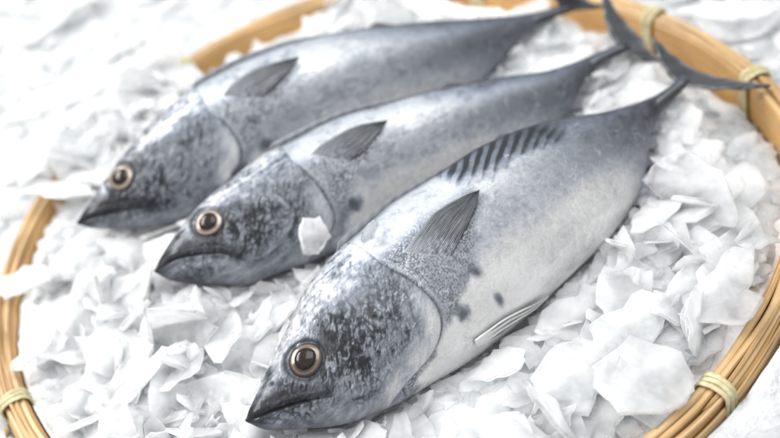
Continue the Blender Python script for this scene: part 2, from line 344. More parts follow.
    scr2 = sst(.0, .32, .9*st3+.6*n_hi+.4*n_lo)
    zone = sst(.86, .20, v+.5*n_lo+.3*n_md)*sst(-1.0, -.62, v)*(.55+.45*sst(.02, .09, u)*(1-sst(.17, .25, u+.06*v)))
    hv = mix(hv, .075, np.clip(scr*.72*zone+scr2*.6*zone, 0, .92))
    blot = sst(-.10, .30, n_lo*.8+.6*n_md+.6*n_hi+.5*st3+opt.get('blot', 0))
    hv = mix(hv, .04+.05*np.clip(n_hi, 0, 1), .74*blot*zone)
    fl = sst(.30, .5, fbm(np.stack([(X+.4*Z)*110*k, Y*100*k, (Z-.4*X)*560*k], -1)+sd+21, 3, .65))
    hv = mix(hv, .78, .6*fl)
    fl2 = sst(.2, .42, fbm(np.stack([(X-1.2*Z)*480*k, Y*100*k, (Z+1.2*X)*70*k], -1)+sd+33, 3, .65)); hv = mix(hv, .74, .5*fl2*zone)
    low = sst(-.45, -.85, v); hv = mix(hv, .42+.2*st+.14*n_md, low*.75)
    # snout, jaws
    mo = smooth_poly(s.ft['mouth']); d_mo, s_mo, a_mo = poly_dist(X, Z, mo)
    mlen = mo[-1, 0]
    sn = (1-sst(.02, .095, u+.05*n_md+.03*n_lo-.02*np.clip(-v, 0, 1)))
    hv = mix(hv, .025+.30*np.clip(n_hi+.5*n_md+.7*st2-.1, 0, 1), .66*sn*sst(-.3, .15, n_md+.35*n_hi+.25))
    up_dark = np.exp(-((Z-np.interp(X, mo[:, 0], mo[:, 1])-.0042)/.0042)**2)*(1-sst(mlen*.9, mlen*1.25, X))
    hv = mix(hv, .035+.25*np.clip(st+n_hi*.6+.3*n_md, 0, 1), up_dark*.85)
    jaw = np.exp(-((Z-np.interp(X, mo[:, 0], mo[:, 1])+.006)/.004)**2)*(1-sst(mlen*.8, mlen*1.1, X))
    hv = mix(hv, .46+.35*st+.2*n_md, jaw*.75)
    hv = mix(hv, .035, .6*(1-sst(0, .012, X)))
    scb = sst(.10, .30, np.abs(perlin(q*np.array([260, 260, 260])+sd+40))*-1.6+.42+.3*n_lo)*sst(-.1, .2, n_lo+.12)
    hv = mix(hv, .03, .8*scb*zone)
    spk = sst(.02, .24, perlin(q*np.array([760, 760, 1000])+sd+60)+.4*n_md); hv = mix(hv, .07, .5*spk*zone*(.5+.5*sst(-.2, .2, n_lo)))
    # eye surround
    ex, ez = s.ft['eye'][0]; de = np.hypot(X-ex, Z-ez)
    hv = mix(hv, .58+.15*n_md, .55*np.exp(-((de-.0128)/.0016)**2)*sst(-.004, .006, Z-ez)*sst(.006, -.004, X-ex))
    hv = mix(hv, .045, .85*np.exp(-((de-.0102)/.0011)**2))
    hv = mix(hv, .04, .8*sst(.02, .3, .8*st3+.8*n_md+.3*n_hi)*np.exp(-((X-ex)/.013)**2-((Z-ez+.013)/.007)**2))
    hv = mix(hv, .05, .75*np.exp(-((X-ex-.015)**2+(Z-ez-.001)**2)/.006**2)*sst(-.1, .3, n_md+.3))
    # gill plates: pale rims, dark creases
    pr = smooth_poly(s.ft['preop']); d_pr, s_pr, a_pr = poly_dist(X, Z, pr)
    endf = sst(0, .10, a_pr)*(1-sst(.9, 1, a_pr))
    inside = s_pr < 0
    lnz = sst(-.2, .3, n_md+.6*n_lo+.3*n_hi+.02)
    hv = mix(hv, .62, .45*np.exp(-((d_pr-.0022)/.0016)**2)*endf*inside*lnz)
    hv = mix(hv, .05, .72*np.exp(-(d_pr/(.0006+.0022*(1-lnz)))**2)*endf*(.1+.9*lnz))
    rim = np.exp(-((d_op-.004)/.006)**2)*(s_op < 0)
    hv = mix(hv, np.clip(.72+.25*n_md+.25*st2, 0, .9), .8*rim*sst(.15, .5, a_op))
    hv = mix(hv, .05, np.clip(np.exp(-(d_mo/.0007)**2), 0, 1)*.95*(X < mlen*1.02)*(1-.7*sst(.35, .9, X/mlen)*opt.get('lip', 1)))
    val = mix(val, hv, head)
    val = mix(val, .05, (.18+.5*sst(-.25, .3, n_md+.6*n_lo))*np.exp(-((X-xo-.0008)/.0009)**2)*(d_op < .004)*sst(0, .08, a_op))
    val = mix(val, .55, .5*np.exp(-((X-xo-.003)/.0012)**2)*(d_op < .006))
    # --- dark spots low on the side
    for i, (sx, sz) in enumerate(s.ft['spots']):
        r = np.hypot((X-sx)/opt.get('spot_r', (.0036, .0030, .0044))[i], (Z-sz)/.0042)
        val = mix(val, .08, .8*(1-sst(.2, 1.5, r+.6*n_md+.5*n_hi))*near)
    # --- relief
    rel += .0010*head*sst(.018, .0, xo-X)*sst(-.97, -.8, v)*sst(1.0, .86, v)+.0004*head
    rel += .00028*sst(.0006, -.0006, np.where(inside, -d_pr, d_pr))*np.exp(-d_pr/.012)*endf*head
    rel -= .0004*np.exp(-(d_pr/.0008)**2)*endf*lnz
    rel -= .0013*np.exp(-(d_mo/.0008)**2)*(X < mlen*1.02)*(1-.6*sst(.6*mlen, mlen, X))
    rel += .0007*np.exp(-((Z-np.interp(X, mo[:, 0], mo[:, 1])-.003)/.002)**2)*(X < mlen)*sst(0, .01, X)
    rel -= .0010*np.exp(-(de/.0106)**6) ; rel += .00035*np.exp(-((de-.0122)/.0017)**2)
    nx, nz = ex*.50, ez+.0012
    rel -= .0007*np.exp(-((X-nx)**2+(Z-nz)**2)/.0012**2); val = mix(val, .03, .9*np.exp(-((X-nx)**2+(Z-nz)**2)/.0011**2)*near)
    rel += .0004*n_lo+.00018*n_md+.00007*n_hi
    rel -= .00016*scr*zone*head
    for dd, am, wd in scl: val = mix(val, .75, am*near*np.exp(-(dd/wd)**2)*sst(-.5, .3, n_md*1.2+n_hi))
    val = np.clip(val, .02, .92); val = opt.get('k', .80)*.92*(val/.92)**opt.get('gamma', 1.25)
    # cool slate tones in the darks, faintly warm in the pale belly
    tcool = sst(.5, .1, val)
    rgb = val[..., None]*mix(np.array([1.0, 1.0, 1.0]), np.array([.90, .985, 1.13]), tcool[..., None])
    rgb = rgb*mix(np.ones(3), np.array([1.008, 1.0, .985]), (.8*sst(-.1, -.6, v)*(1-head))[..., None])
    hb = sst(.2, .6, v)*(1-sst(.88, .97, v))*sst(.15, .3, u); rgb = rgb*mix(np.ones(3), np.array([.94, .99, 1.05]), hb[..., None])
    bl = sst(.05, .4, n_lo)*head*.5; rgb = rgb*mix(np.ones(3), np.array([.97, .98, 1.05]), bl[..., None])
    sheen = np.clip(.05+.95*sst(.12, .6, val), 0, 1)
    return np.clip(rgb, 0, .92), sheen, rel

def build_fish(key, label, opt, NU, NV, tail):
    s = FishShape(FISH_DATA[key]); L = s.L
    root = empty('fish', s.world(np.array(.45*L), np.array(0.), np.array(0.)))
    bpy.context.view_layer.update()
    tag(root, label, 'fish', 'whole fish laid on the crushed ice')
    # body: denser rows on the upper flank
    u = np.linspace(0, 1, NU)
    x = s.x0+(s.x1-s.x0)*(.9*u+.1*u*u)
    nn = int(NV*.7)
    t = np.r_[np.linspace(-np.pi/2-.15, np.pi/2+.15, nn), np.linspace(np.pi/2+.15, 1.5*np.pi-.15, NV-nn+2)[1:-1]]
    X, T = np.meshgrid(x, t, indexing='ij'); Y, Z = s.sect(X, T)
    P = s.world(X, Y, Z)
    du = np.gradient(P, axis=0); dv = np.gradient(P, axis=1)
    N = np.cross(dv, du); N /= np.linalg.norm(N, axis=-1, keepdims=True)+1e-12
    C = s.world(X, 0*X, 0*X); N *= np.sign(((P-C)*N).sum(-1, keepdims=True)+1e-9)
    rgb, sh, rel = paint_fish(s, X, Y, Z, opt['seed'], opt)
    fade = np.clip((X-s.x0)/(.004), 0, 1)*np.clip((s.x1-X)/.03, 0, 1)
    P = P+N*(rel*fade*np.clip(s.h(X)/.012, .15, 1))[..., None]
    V = P.reshape(-1, 3); F = grid_faces(NU, NV, True)
    V = np.vstack([V, P[0].mean(0), P[-1].mean(0)]); n = NU*NV
    caps = [(n, (j+1) % NV, j, j) for j in range(NV)]
    o = link('body', V, F, SKIN, root)
    bm = bmesh.new(); bm.from_mesh(o.data); bm.verts.ensure_lookup_table()
    for j in range(NV):
        for f in ((n, (j+1) % NV, j), (n+1, (NU-1)*NV+j, (NU-1)*NV+(j+1) % NV)):
            bm.faces.new([bm.verts[i] for i in f]).smooth = True
    bmesh.ops.recalc_face_normals(bm, faces=bm.faces)
    bm.to_mesh(o.data); bm.free()
    put_color(o.data, 'paint', np.vstack([rgb.reshape(-1, 3), rgb[0].mean(0), rgb[-1].mean(0)]))
    put_float(o.data, 'sheen', np.r_[sh.ravel(), .3, .3])
    # eye
    ex, ez = s.ft['eye'][0]; p, nrm = s.surf(ex, ez)
    e1 = s.a-nrm*(s.a@nrm); e1 /= np.linalg.norm(e1); e2 = np.cross(nrm, e1)
    Re = opt.get('eye_r', .0092)
    def dome(r0, height, base, nr, na, name, mat, parent, colf=None, shift=0):
        vs = []; cs = []
        for i in range(nr+1):
            r = i/nr
            for j in range(na):
                a = 2*np.pi*j/na; rr = r*r0
                hh = base+height*(math.sqrt(max(0, 1-(.96*r)**2))-.28)*1.0
                wob = 1+.02*math.sin(2*a+opt['seed'])+.015*math.sin(3*a+2*opt['seed']); vs.append(p+e1*(rr*wob*math.cos(a)+shift*r0)+e2*(rr*wob*math.sin(a)*.96+shift*.5*r0)+nrm*hh)
                if colf: cs.append(colf(r, a))
        ob = link(name, np.array(vs), grid_faces(nr+1, na, True), mat, parent)
        if colf: put_color(ob.data, 'paint', np.array(cs))
        return ob
    def iris(r, a):
        w = .5+.5*math.sin(a*9+3*math.sin(a*4)); tone = np.array(opt['iris']); red = np.array(opt['iris2'])
        c = mix(tone, red, .5+.5*math.sin(a-2.2))*(.8+.25*w)
        c = c*float(mix(opt['inner'], 1, sst(.62, opt['ring']-.07, np.array(r))))
        c = mix(c, np.array([.02, .018, .022]), sst(.86, .94, np.array(r))*1.0)
        return mix(c, np.array(opt['iris'])*1.6, .6*math.exp(-((r-opt['ring'])/.038)**2))
    eye = dome(Re, .0030, -.0006, 30, 72, 'eye', IRIS, root, iris)
    dome(Re*.63, .0020, .00105, 14, 48, 'pupil', PUPIL, eye, None, .05)
    # breast fin: rays fan from the base to the tip and the trailing edge
    le = smooth_poly(s.ft['fin_lead'], 60); tr = smooth_poly(s.ft['fin_trail'], 60)
    nu, nv = 60, 150
    uu, vv = np.meshgrid(np.linspace(0, 1, nu), np.linspace(0, 1, nv), indexing='ij')
    A = le[:, None, :]*(1-vv[..., None])+tr[:, None, :]*vv[..., None]
    jag = np.random.default_rng(opt['seed']).normal(size=nv)*.0009
    xx = A[..., 0]+jag[None, :]*vv*uu*(1-uu)*2; zz = A[..., 1]
    ray = np.abs(np.sin(vv*np.pi*24+1.2*uu))
    off = -.0004+.0017*sst(0, .25, uu)+.0022*uu**1.5*(1-.5*vv)+.0010*np.sin(np.pi*vv)*uu+.00022*ray*(1-.3*uu)*sst(.05, .3, uu)
    top, nr_ = s.surf(xx, zz, off); bot = top-nr_*.0007
    pts = np.vstack([top.reshape(-1, 3), bot.reshape(-1, 3)]); g = grid_faces(nu, nv); m0 = nu*nv
    edge = list(range(nv)); edge += [i*nv+nv-1 for i in range(1, nu)]; edge += [(nu-1)*nv+j for j in range(nv-2, -1, -1)]; edge += [i*nv for i in range(nu-2, 0, -1)]
    ring = np.array([(a, b, b+m0, a+m0) for a, b in zip(edge, edge[1:]+edge[:1])])
    pf = link('pectoral_fin', pts, np.vstack([g, g[:, ::-1]+m0, ring]), FIN, root, sharp=50)
    pz = perlin(np.stack([uu*5, vv*26, 0*uu], -1)); val = .085+.20*ray**4*(1-.4*vv)*np.clip(.8+1.2*pz, 0, 1.5)+.10*sst(.6, .0, uu)*(1-vv)+.05*pz
    val = mix(val, .50, sst(.07, .0, vv)*.7); val = mix(val, .30+.35*perlin(np.stack([uu*40, vv*16, 0*uu], -1)), sst(.34, .06, uu+.18*perlin(np.stack([uu*12, vv*9, 0*uu+3], -1)))*sst(.12, .4, vv)); val = mix(val, .03, sst(.93, 1, vv)*.7)
    val = np.clip(val*opt.get('fin_k', .55), .02, .8)
    c = val[..., None]*np.array([.92, .98, 1.1]); put_color(pf.data, 'paint', np.vstack([c.reshape(-1, 3)]*2))
    # helper for thin fins given by rows of 3D points
    def fin_sheet(name, rows, thick, colf, parent=root):
        rows = np.array(rows); a_, b_ = rows.shape[:2]
        n_ = np.cross(np.gradient(rows, axis=0), np.gradient(rows, axis=1)); n_ /= np.linalg.norm(n_, axis=-1, keepdims=True)+1e-12
        taper = np.ones((a_, b_))*.5; taper[:, 0] = taper[:, -1] = .12; taper[0] *= .6; taper[-1] *= .25
        tp = rows+n_*thick*taper[..., None]; bt = rows-n_*thick*taper[..., None]
        g = grid_faces(a_, b_); m0 = a_*b_
        edge = list(range(b_))+[i*b_+b_-1 for i in range(1, a_)]+[(a_-1)*b_+j for j in range(b_-2, -1, -1)]+[i*b_ for i in range(a_-2, 0, -1)]
        ring = np.array([(p_, q_, q_+m0, p_+m0) for p_, q_ in zip(edge, edge[1:]+edge[:1])])
        ob = link(name, np.vstack([tp.reshape(-1, 3), bt.reshape(-1, 3)]), np.vstack([g, g[:, ::-1]+m0, ring]), FIN, parent, sharp=60)
        U, Vv = np.meshgrid(np.linspace(0, 1, a_), np.linspace(0, 1, b_), indexing='ij')
        cc = colf(U, Vv); put_color(ob.data, 'paint', np.vstack([cc.reshape(-1, 3)]*2)); return ob
    tone = np.array([.92, .98, 1.12])
    # folded first back fin in its groove, along the ridge
    us = np.linspace(.25, .52, 60); xs = us*L
    hgt = .0050*np.clip((us-.25)/.02, 0, 1)*np.clip((.52-us)/.2, 0, 1)**.5
    ridge = s.world(xs, s.w(xs)*.06, s.h(xs)*.985)
    rows = [ridge+s.d2*(hgt*f)[:, None]+s.a*.004*f for f in np.linspace(0, 1, 6)]
    fin_sheet('dorsal_fin', np.array(rows).transpose(1, 0, 2), .0011, lambda U, V: (.05+.16*sst(.7, 1, V)+.05*np.sin(U*150)**2)[..., None]*tone)
    # second back fin, anal fin
    def small_fin(name, u0, chord, height, sgn, sweep, tonev):
        xs = np.linspace(u0, u0+chord, 14)*L
        base = s.world(xs, 0*xs, sgn*s.h(xs)*.97); f = np.linspace(0, 1, 10)
        pts = [[base[i]+s.d2*sgn*height*g*(1-i/13)**.8+s.a*(sweep*g-.4*chord*L*g*(i/13)) for g in f] for i in range(14)]
        return fin_sheet(name, pts, .0012, lambda U, V: (tonev*(1+.3*np.sin(U*60)))[..., None]*tone)
    small_fin('second_dorsal_fin', .60, .06, .0028, 1, .012, .08)
    small_fin('anal_fin', .725, .06, .011, -1, .020, .34)
    for sgn, u0, tn in ((-1, .80, .14),):
        for i in range(6 if sgn > 0 else 5):
            uq = u0+i*(.955-u0)/(6 if sgn > 0 else 5)
            small_fin('finlet', uq, .024, .0026, sgn, .008, tn)
    # pelvic fin folded along the belly
    if 'pelv' in s.ft:
        pv = smooth_poly(s.ft['pelv'], 40); f = np.linspace(-1, 1, 14)
        w = .0021*np.sin(np.pi*np.linspace(.06, 1, 40)**.6)**.8
        rows = []
        for i in range(40):
            P_, n_ = s.surf(np.full(14, pv[i, 0])+f*w[i]*.25, np.clip(pv[i, 1]+f*w[i]+.0005, -s.h(pv[i, 0])*.97, 1), .0012+.0006*np.abs(np.sin(f*9))+.0012*i/40)
            rows.append(P_)
        fin_sheet('pelvic_fin', rows, .0009, lambda U, V: np.clip(.56-.5*sst(.7, 1, np.abs(np.sin(V*9+U*2)))*sst(.1, .3, U)+.06*np.sin(V*40), .08, .8)[..., None]*np.array([1, 1, .99]))
    # tail fin: two swept lobes of a crescent
    base = s.world(np.array(.985*L), np.array(0.), np.array(0.))
    lobes = [np.array(q, float) for q in tail]; na = 40
    rows = []
    tq = np.linspace(-1, 1, 2*na+1)
    for q in tq:
        tip = lobes[0] if q > 0 else lobes[1]; m = abs(q)
        ctrl = base+(tip-base)*.45-s.a*.010
        lead = (1-m)**2*base+2*m*(1-m)*ctrl+m*m*tip
        back_ = base+s.a*.019
        trail = (1-m)**2*back_+2*m*(1-m)*(back_*.55+tip*.45-s.a*.004)+m*m*tip
        rows.append([lead+(trail-lead)*g+s.n2*.0010*math.sin(g*6+q*20)*m for g in np.linspace(0, 1, 14)])
    fin_sheet('tail_fin', rows, .0022, lambda U, V: np.clip(.022+.03*np.abs(np.sin(U*120))+.16*sst(.72, 1, V)*(.7+.3*np.sin(U*23))+.03*sst(.25, 0, V), 0, .6)[..., None]*tone)
    for sg in (1, -1):   # keel on the tail stalk
        xs = np.linspace(.90, .995, 20)*L; kk = np.sin(np.linspace(0, np.pi, 20))
        if sg > 0:
            rows = [[s.world(np.array(x_), np.array(s.w(x_)*.75+.0035*k_*g), np.array(.0012*h_)) for g, h_ in zip((0, .8, 1, .8, 0), (1, .6, 0, -.6, -1))] for x_, k_ in zip(xs, kk)]
            fin_sheet('tail_keel', rows, .0004, lambda U, V: (.17+0*U)[..., None]*tone)
    return root, s

FISHES = []; CAMP = np.array([.00351428, -.5004354, .42564112])
ft_, sA = build_fish('A', 'nearest silver fish with dark oblique bars on its back, head towards the viewer', dict(seed=1, iris=(.13, .095, .06), iris2=(.055, .033, .024), inner=.2, ring=.79, flank=.52, mottle=.45, blot=.03, gamma=1.42, k=.74), 720, 400,
    [(.2050, .0340, .030), (.2600, -.0200, .006)])
FISHES.append((ft_, sA))
ft_, sB = build_fish('B', 'silver-grey fish lying in the middle between two others, red-rimmed eye and closed mouth', dict(seed=2, iris=(.27, .235, .19), iris2=(.23, .14, .11), inner=.5, ring=.80, flank=.44, mottle=.62, gamma=1.38, k=.70, lip=.4, band=.9, spot_r=(.0055, .005, .005), blot=.0), 520, 300,
    [(.1930, .0930, .038), (.2130, .0420, .002)])
FISHES.append((ft_, sB))
ft_, sC = build_fish('C', 'blurred fish lying farthest back, its pale-ringed eye beside the left pile of ice', dict(seed=3, iris=(.29, .245, .185), iris2=(.22, .165, .12), inner=.7, ring=.80, flank=.42, mottle=.62, gamma=1.38, k=.70, lip=.4, band=.9, blot=.02, spot_r=(.007, .005, .005)), 520, 300,
    [(.1660, .1180, .040), (.2040, .1240, .004)])
FISHES.append((ft_, sC))

# ------------------------------------------------------------------ basket
_ra = np.radians([-180, -160, -120, -68, -57, -49, -37, -20, -4, 5, 14, 24, 28, 60, 98, 110, 122, 138, 155, 174])
_rd = np.array([0, 0, 0, 0, -.001, -.002, 0, .011, .007, .002, 0, -.005, -.005, .001, .008, .007, .001, -.003, .001, 0])
def hoop_r(th):
    th = (np.asarray(th)+np.pi) % (2*np.pi)-np.pi
    e = 0; w = 0
    for d in np.linspace(-.16, .16, 9):
        k = math.exp(-(d/.09)**2); a = (th+d+np.pi) % (2*np.pi)-np.pi
        e = e+k*np.interp(a, np.r_[_ra, _ra[0]+2*np.pi], np.r_[_rd, _rd[0]]); w += k
    return .250+e/w
def hoop(name, prof, mat, parent, th0=0, th1=2*np.pi, nt=420, wob=0, seed=0, z0=0):
    """sweep a closed profile of (dr, z) round the rim"""
    closed = th1-th0 > 6.28
    th = np.linspace(th0, th1, nt, endpoint=not closed); prof = np.array(prof); m = len(prof)
    r = hoop_r(th); rg = np.random.default_rng(seed)
    ph = rg.uniform(0, 6.28, 6); fr = np.array([3, 7, 11, 17, 23, 5])
    w1 = (np.sin(th[:, None]*fr+ph)*rg.normal(size=6)).sum(1)*wob; w2 = (np.sin(th[:, None]*fr[::-1]+ph*2)*rg.normal(size=6)).sum(1)*wob
    tap = np.ones(nt)
    if not closed: tap = np.clip(np.minimum(th-th0, th1-th)/.03, .15, 1)
    pc = prof.mean(0)
    R_ = r[:, None]+pc[0]+(prof[None, :, 0]-pc[0])*tap[:, None]+w1[:, None]; Zz = z0+pc[1]+(prof[None, :, 1]-pc[1])*tap[:, None]+w2[:, None]
    V = np.stack([R_*np.cos(th)[:, None], R_*np.sin(th)[:, None], Zz], -1)
    F = [((i*m+j), (i*m+(j+1) % m), (((i+1) % nt)*m+(j+1) % m), (((i+1) % nt)*m+j)) for i in range(nt if closed else nt-1) for j in range(m)]
    if not closed: F += [tuple(range(m))[::-1], tuple((nt-1)*m+j for j in range(m))]
    o = link(name, V.reshape(-1, 3), F, mat, parent, sharp=40)
    arc = np.r_[0, np.cumsum(np.linalg.norm(np.diff(prof, axis=0), axis=1))]
    g = np.zeros((nt, m, 3)); g[..., 0] = (th*.25)[:, None]; g[..., 1] = arc[None, :]+seed*.37
    a = o.data.attributes.new('grain', 'FLOAT_VECTOR', 'POINT'); a.data.foreach_set('vector', g.astype(np.float32).ravel())
    return o
def rrect(r0, r1, z0, z1, c=.001):
    return [(r0+c, z0), (r1-c, z0), (r1, z0+c), (r1, z1-c), (r1-c, z1), (r0+c, z1), (r0, z1-c), (r0, z0+c)]
basket = empty('bamboo_basket', (0, 0, -.055)); bpy.context.view_layer.update()
tag(basket, 'round shallow bamboo basket with a bound rim, filled with crushed ice', 'basket')
hoop('inner_hoop', rrect(-.0005, .0042, -.046, -.0012, .0012), BAMBOO, basket, seed=1, wob=.00015)
hoop('outer_hoop', rrect(.0090, .0128, -.046, -.0030, .0014), BAMBOO, basket, seed=2, wob=.00025)
def strand_prof(dr, z, a, b): return [(dr+a*math.cos(t), z+b*math.sin(t)) for t in np.linspace(0, 2*np.pi, 8, endpoint=False)]
for i, (r0, r1, z0, z1) in enumerate([(.0002, .0046, -.0010, .0012), (.0050, .0088, -.0030, .0018), (.0092, .0124, -.0028, .0004), (.0128, .0146, -.0200, -.0052)]):
    hoop('rim_strip', rrect(r0, r1, z0, z1, .0007), BAMBOO2, basket, seed=10+i, wob=.00028)
for i, (a0, a1, dr, z) in enumerate([(-75, -30, .0140, -.010), (-70, -42, .0139, -.0185), (-95, -48, .0137, -.027), (-62, -20, .0095, .0013), (150, 200, .0140, -.012), (160, 215, .0139, -.020), (165, 230, .0078, .0022), (185, 225, .0045, .0012)]):
    hoop('split_strand', strand_prof(dr, z, .0011, .0034 if z < -.005 else .0012), BAMBOO2, basket, math.radians(a0), math.radians(a1), 160, .00025, 30+i)
def binding(th, turns=3, seed=0):
    rg = np.random.default_rng(seed); path = []
    r0, r1, z0, z1 = -.0022, .0152, -.049, .0032
    c = .004; loop = [(r0, z0+c), (r0, z1-c), (r0+c*.4, z1-c*.3), (r0+c, z1), ((r0+r1)/2, z1+.0012), (r1-c, z1), (r1-c*.4, z1-c*.3), (r1, z1-c), (r1, z0+c), (r1-c, z0), (r0+c, z0)]
    loop = np.array(loop); out = []; n = 60
    d = np.r_[0, np.cumsum(np.linalg.norm(np.diff(np.vstack([loop, loop[:1]]), axis=0), axis=1))]
    for k in range(turns):
        for i in range(n):
            t = i/n*d[-1]; L2 = np.vstack([loop, loop[:1]])
            dr = np.interp(t, d, L2[:, 0])+.0006*k*(k % 2); z = np.interp(t, d, L2[:, 1])+.0003*(k % 2)
            s_ = ((k+i/n)-turns/2)*.0031+.0004*math.sin(i*.5+k)
            out.append((s_, dr, z))
    cen = hoop_r(th); er = np.array([math.cos(th), math.sin(th), 0]); et = np.array([-math.sin(th), math.cos(th), 0]); ezv = np.array([0, 0, 1.])
    P = np.array([er*(cen+dr)+et*s_+ezv*z for s_, dr, z in out])
    T = np.gradient(P, axis=0); T /= np.linalg.norm(T, axis=1)[:, None]
    V = []; F = []; m = 8
    for i, p_ in enumerate(P):
        a = et-T[i]*(et@T[i]); a /= np.linalg.norm(a); b = np.cross(T[i], a)
        for j in range(m):
            t = 2*np.pi*j/m; V.append(p_+a*.00165*math.cos(t)+b*.0009*math.sin(t))
    for i in range(len(P)-1):
        for j in range(m): F.append((i*m+j, i*m+(j+1) % m, (i+1)*m+(j+1) % m, (i+1)*m+j))
    F += [tuple(range(m)), tuple((len(P)-1)*m+j for j in range(m))[::-1]]
    o = link('cane_binding', V, F, CANE, basket)
    # the tucked end of the cane
    p0 = er*(cen+.0165)+et*.0045+ezv*-.012; p1 = er*(cen+.021)+et*.006+ezv*-.017
    vs = []; 
    for q, w in ((p0, 1), ((p0+p1)/2+er*.001, 1.1), (p1, .7)):
        for j in range(6):
            t = 2*np.pi*j/6; vs.append(q+et*.0022*w*math.cos(t)+ezv*.0022*w*math.sin(t))
    fs = [(i*6+j, i*6+(j+1) % 6, (i+1)*6+(j+1) % 6, (i+1)*6+j) for i in range(2) for j in range(6)]+[(0, 1, 2, 3, 4, 5), (17, 16, 15, 14, 13, 12)]
    e = link('cane_end', vs, fs, BAMBOO2, o)
    return o
for i, a in enumerate((-58.5, .4, 23.5, 60, 118, 175.3, -160.5, -105)): binding(math.radians(a), 3, i)
# shallow woven tray under the ice
nr, na = 14, 120; V = []
for i in range(nr+1):
    for j in range(na):
        r = i/nr; a = 2*np.pi*j/na; V.append(((hoop_r(a)-.001)*r*math.cos(a), (hoop_r(a)-.001)*r*math.sin(a), -.052+.010*r**6))
link('woven_tray', np.array(V), grid_faces(nr+1, na, True), WEAVE, basket)

# ------------------------------------------------------------------ ice
def fish_hits(P, grow=1.0):
    """True where a point lies inside one of the bodies (grown a little)"""
    r = np.zeros(P.shape[:-1], bool)
    for _, s in FISHES:
        x, y, z = s.local(P); ok = (x > s.x0-.002) & (x < s.x1+.035)
        h = np.maximum(s.h(x), .0025)*grow+.0004; w = np.maximum(s.w(x), .0025)*grow+.0004
        r |= ok & (np.abs(y/w)**2.15+np.abs(z/h)**2.15 < 1)
    return r
def hides_fish(W, m=.90):
    """True when a flake would stand between the lens and a fish"""
    d = W-CAMP
    for _, s in FISHES:
        t = ((s.S-CAMP)@s.n2)/(d@s.n2); Q = CAMP+d*t[:, None]
        x, y, z = s.local(Q); h = s.h(x)
        if ((t > 1) & (x > .002) & (x < .97*s.L) & (z < m*h) & (z > -m*h)).any(): return True
    return False
# lowest fish surface over a grid, to let the ice rise and bed the fish
_G = .003; _gx = np.arange(-.30, .301, _G); _low = np.full((len(_gx), len(_gx)), 9.)
for _, s in FISHES:
    P, _, _ = s.near_grid(np.linspace(0, 1, 500), np.linspace(0, 2*np.pi, 160)); P = P.reshape(-1, 3)
    ii = np.clip(np.round((P[:, 0]+.30)/_G).astype(int), 0, len(_gx)-1); jj = np.clip(np.round((P[:, 1]+.30)/_G).astype(int), 0, len(_gx)-1)
    np.minimum.at(_low, (ii, jj), P[:, 2])
def ice_level(x, y):
    r = np.hypot(x, y); a = np.arctan2(y, x)
    q = np.stack([x, y, 0*x], -1)
    z = -.008+.004*perlin(q*14)+.0025*perlin(q*40+5)
    dfar = np.clip(1-np.abs(((a-math.radians(12)+np.pi) % (2*np.pi))-np.pi)/math.radians(60), 0, 1)
    z = z-.030*sst(.18, .245, r)*dfar**.6
    dl = np.clip(1-np.abs(((a-math.radians(140)+np.pi) % (2*np.pi))-np.pi)/math.radians(15), 0, 1)
    z = z+.005*sst(.19, .24, r)*dl**.5
    dtl = np.clip(1-np.abs(((a-math.radians(107)+np.pi) % (2*np.pi))-np.pi)/math.radians(18), 0, 1)
    z = z-.020*sst(.20, .245, r)*dtl
    z = z+.007*np.exp(-((x+.16)**2+(y+.10)**2)/.09**2)+.004*np.exp(-((x-.14)**2+(y+.12)**2)/.07**2)
    return z
def bed_level(x, y):
    z = ice_level(x, y); acc = 0; wt = 0
    for dx in (-2, -1, 0, 1, 2):
        for dy in (-2, -1, 0, 1, 2):
            i = np.clip(np.round((x+.30)/_G).astype(int)+dx*2, 0, len(_gx)-1); j = np.clip(np.round((y+.30)/_G).astype(int)+dy*2, 0, len(_gx)-1)
            lo = _low[i, j]; k = np.where(lo < 5, 1., 0.); w = math.exp(-(dx*dx+dy*dy)/4)
            acc = acc+w*np.where(lo < 5, np.clip(lo-.002, -.02, .02), z); wt += w
    return acc/wt
OUT_Z = -.020
def out_level(x, y):
    q = np.stack([x, y, 0*x], -1); r = np.hypot(x, y)
    z = OUT_Z+.006*perlin(q*9+3)+.003*perlin(q*31)
    z = z+.015*sst(.34, .27, r)*sst(.0, .1, x)*sst(.0, -.1, y)
    z = z+.006*sst(.40, .28, r)*sst(-.25, .1, -x+.4*y)   # banked a little higher at the back left
    return z

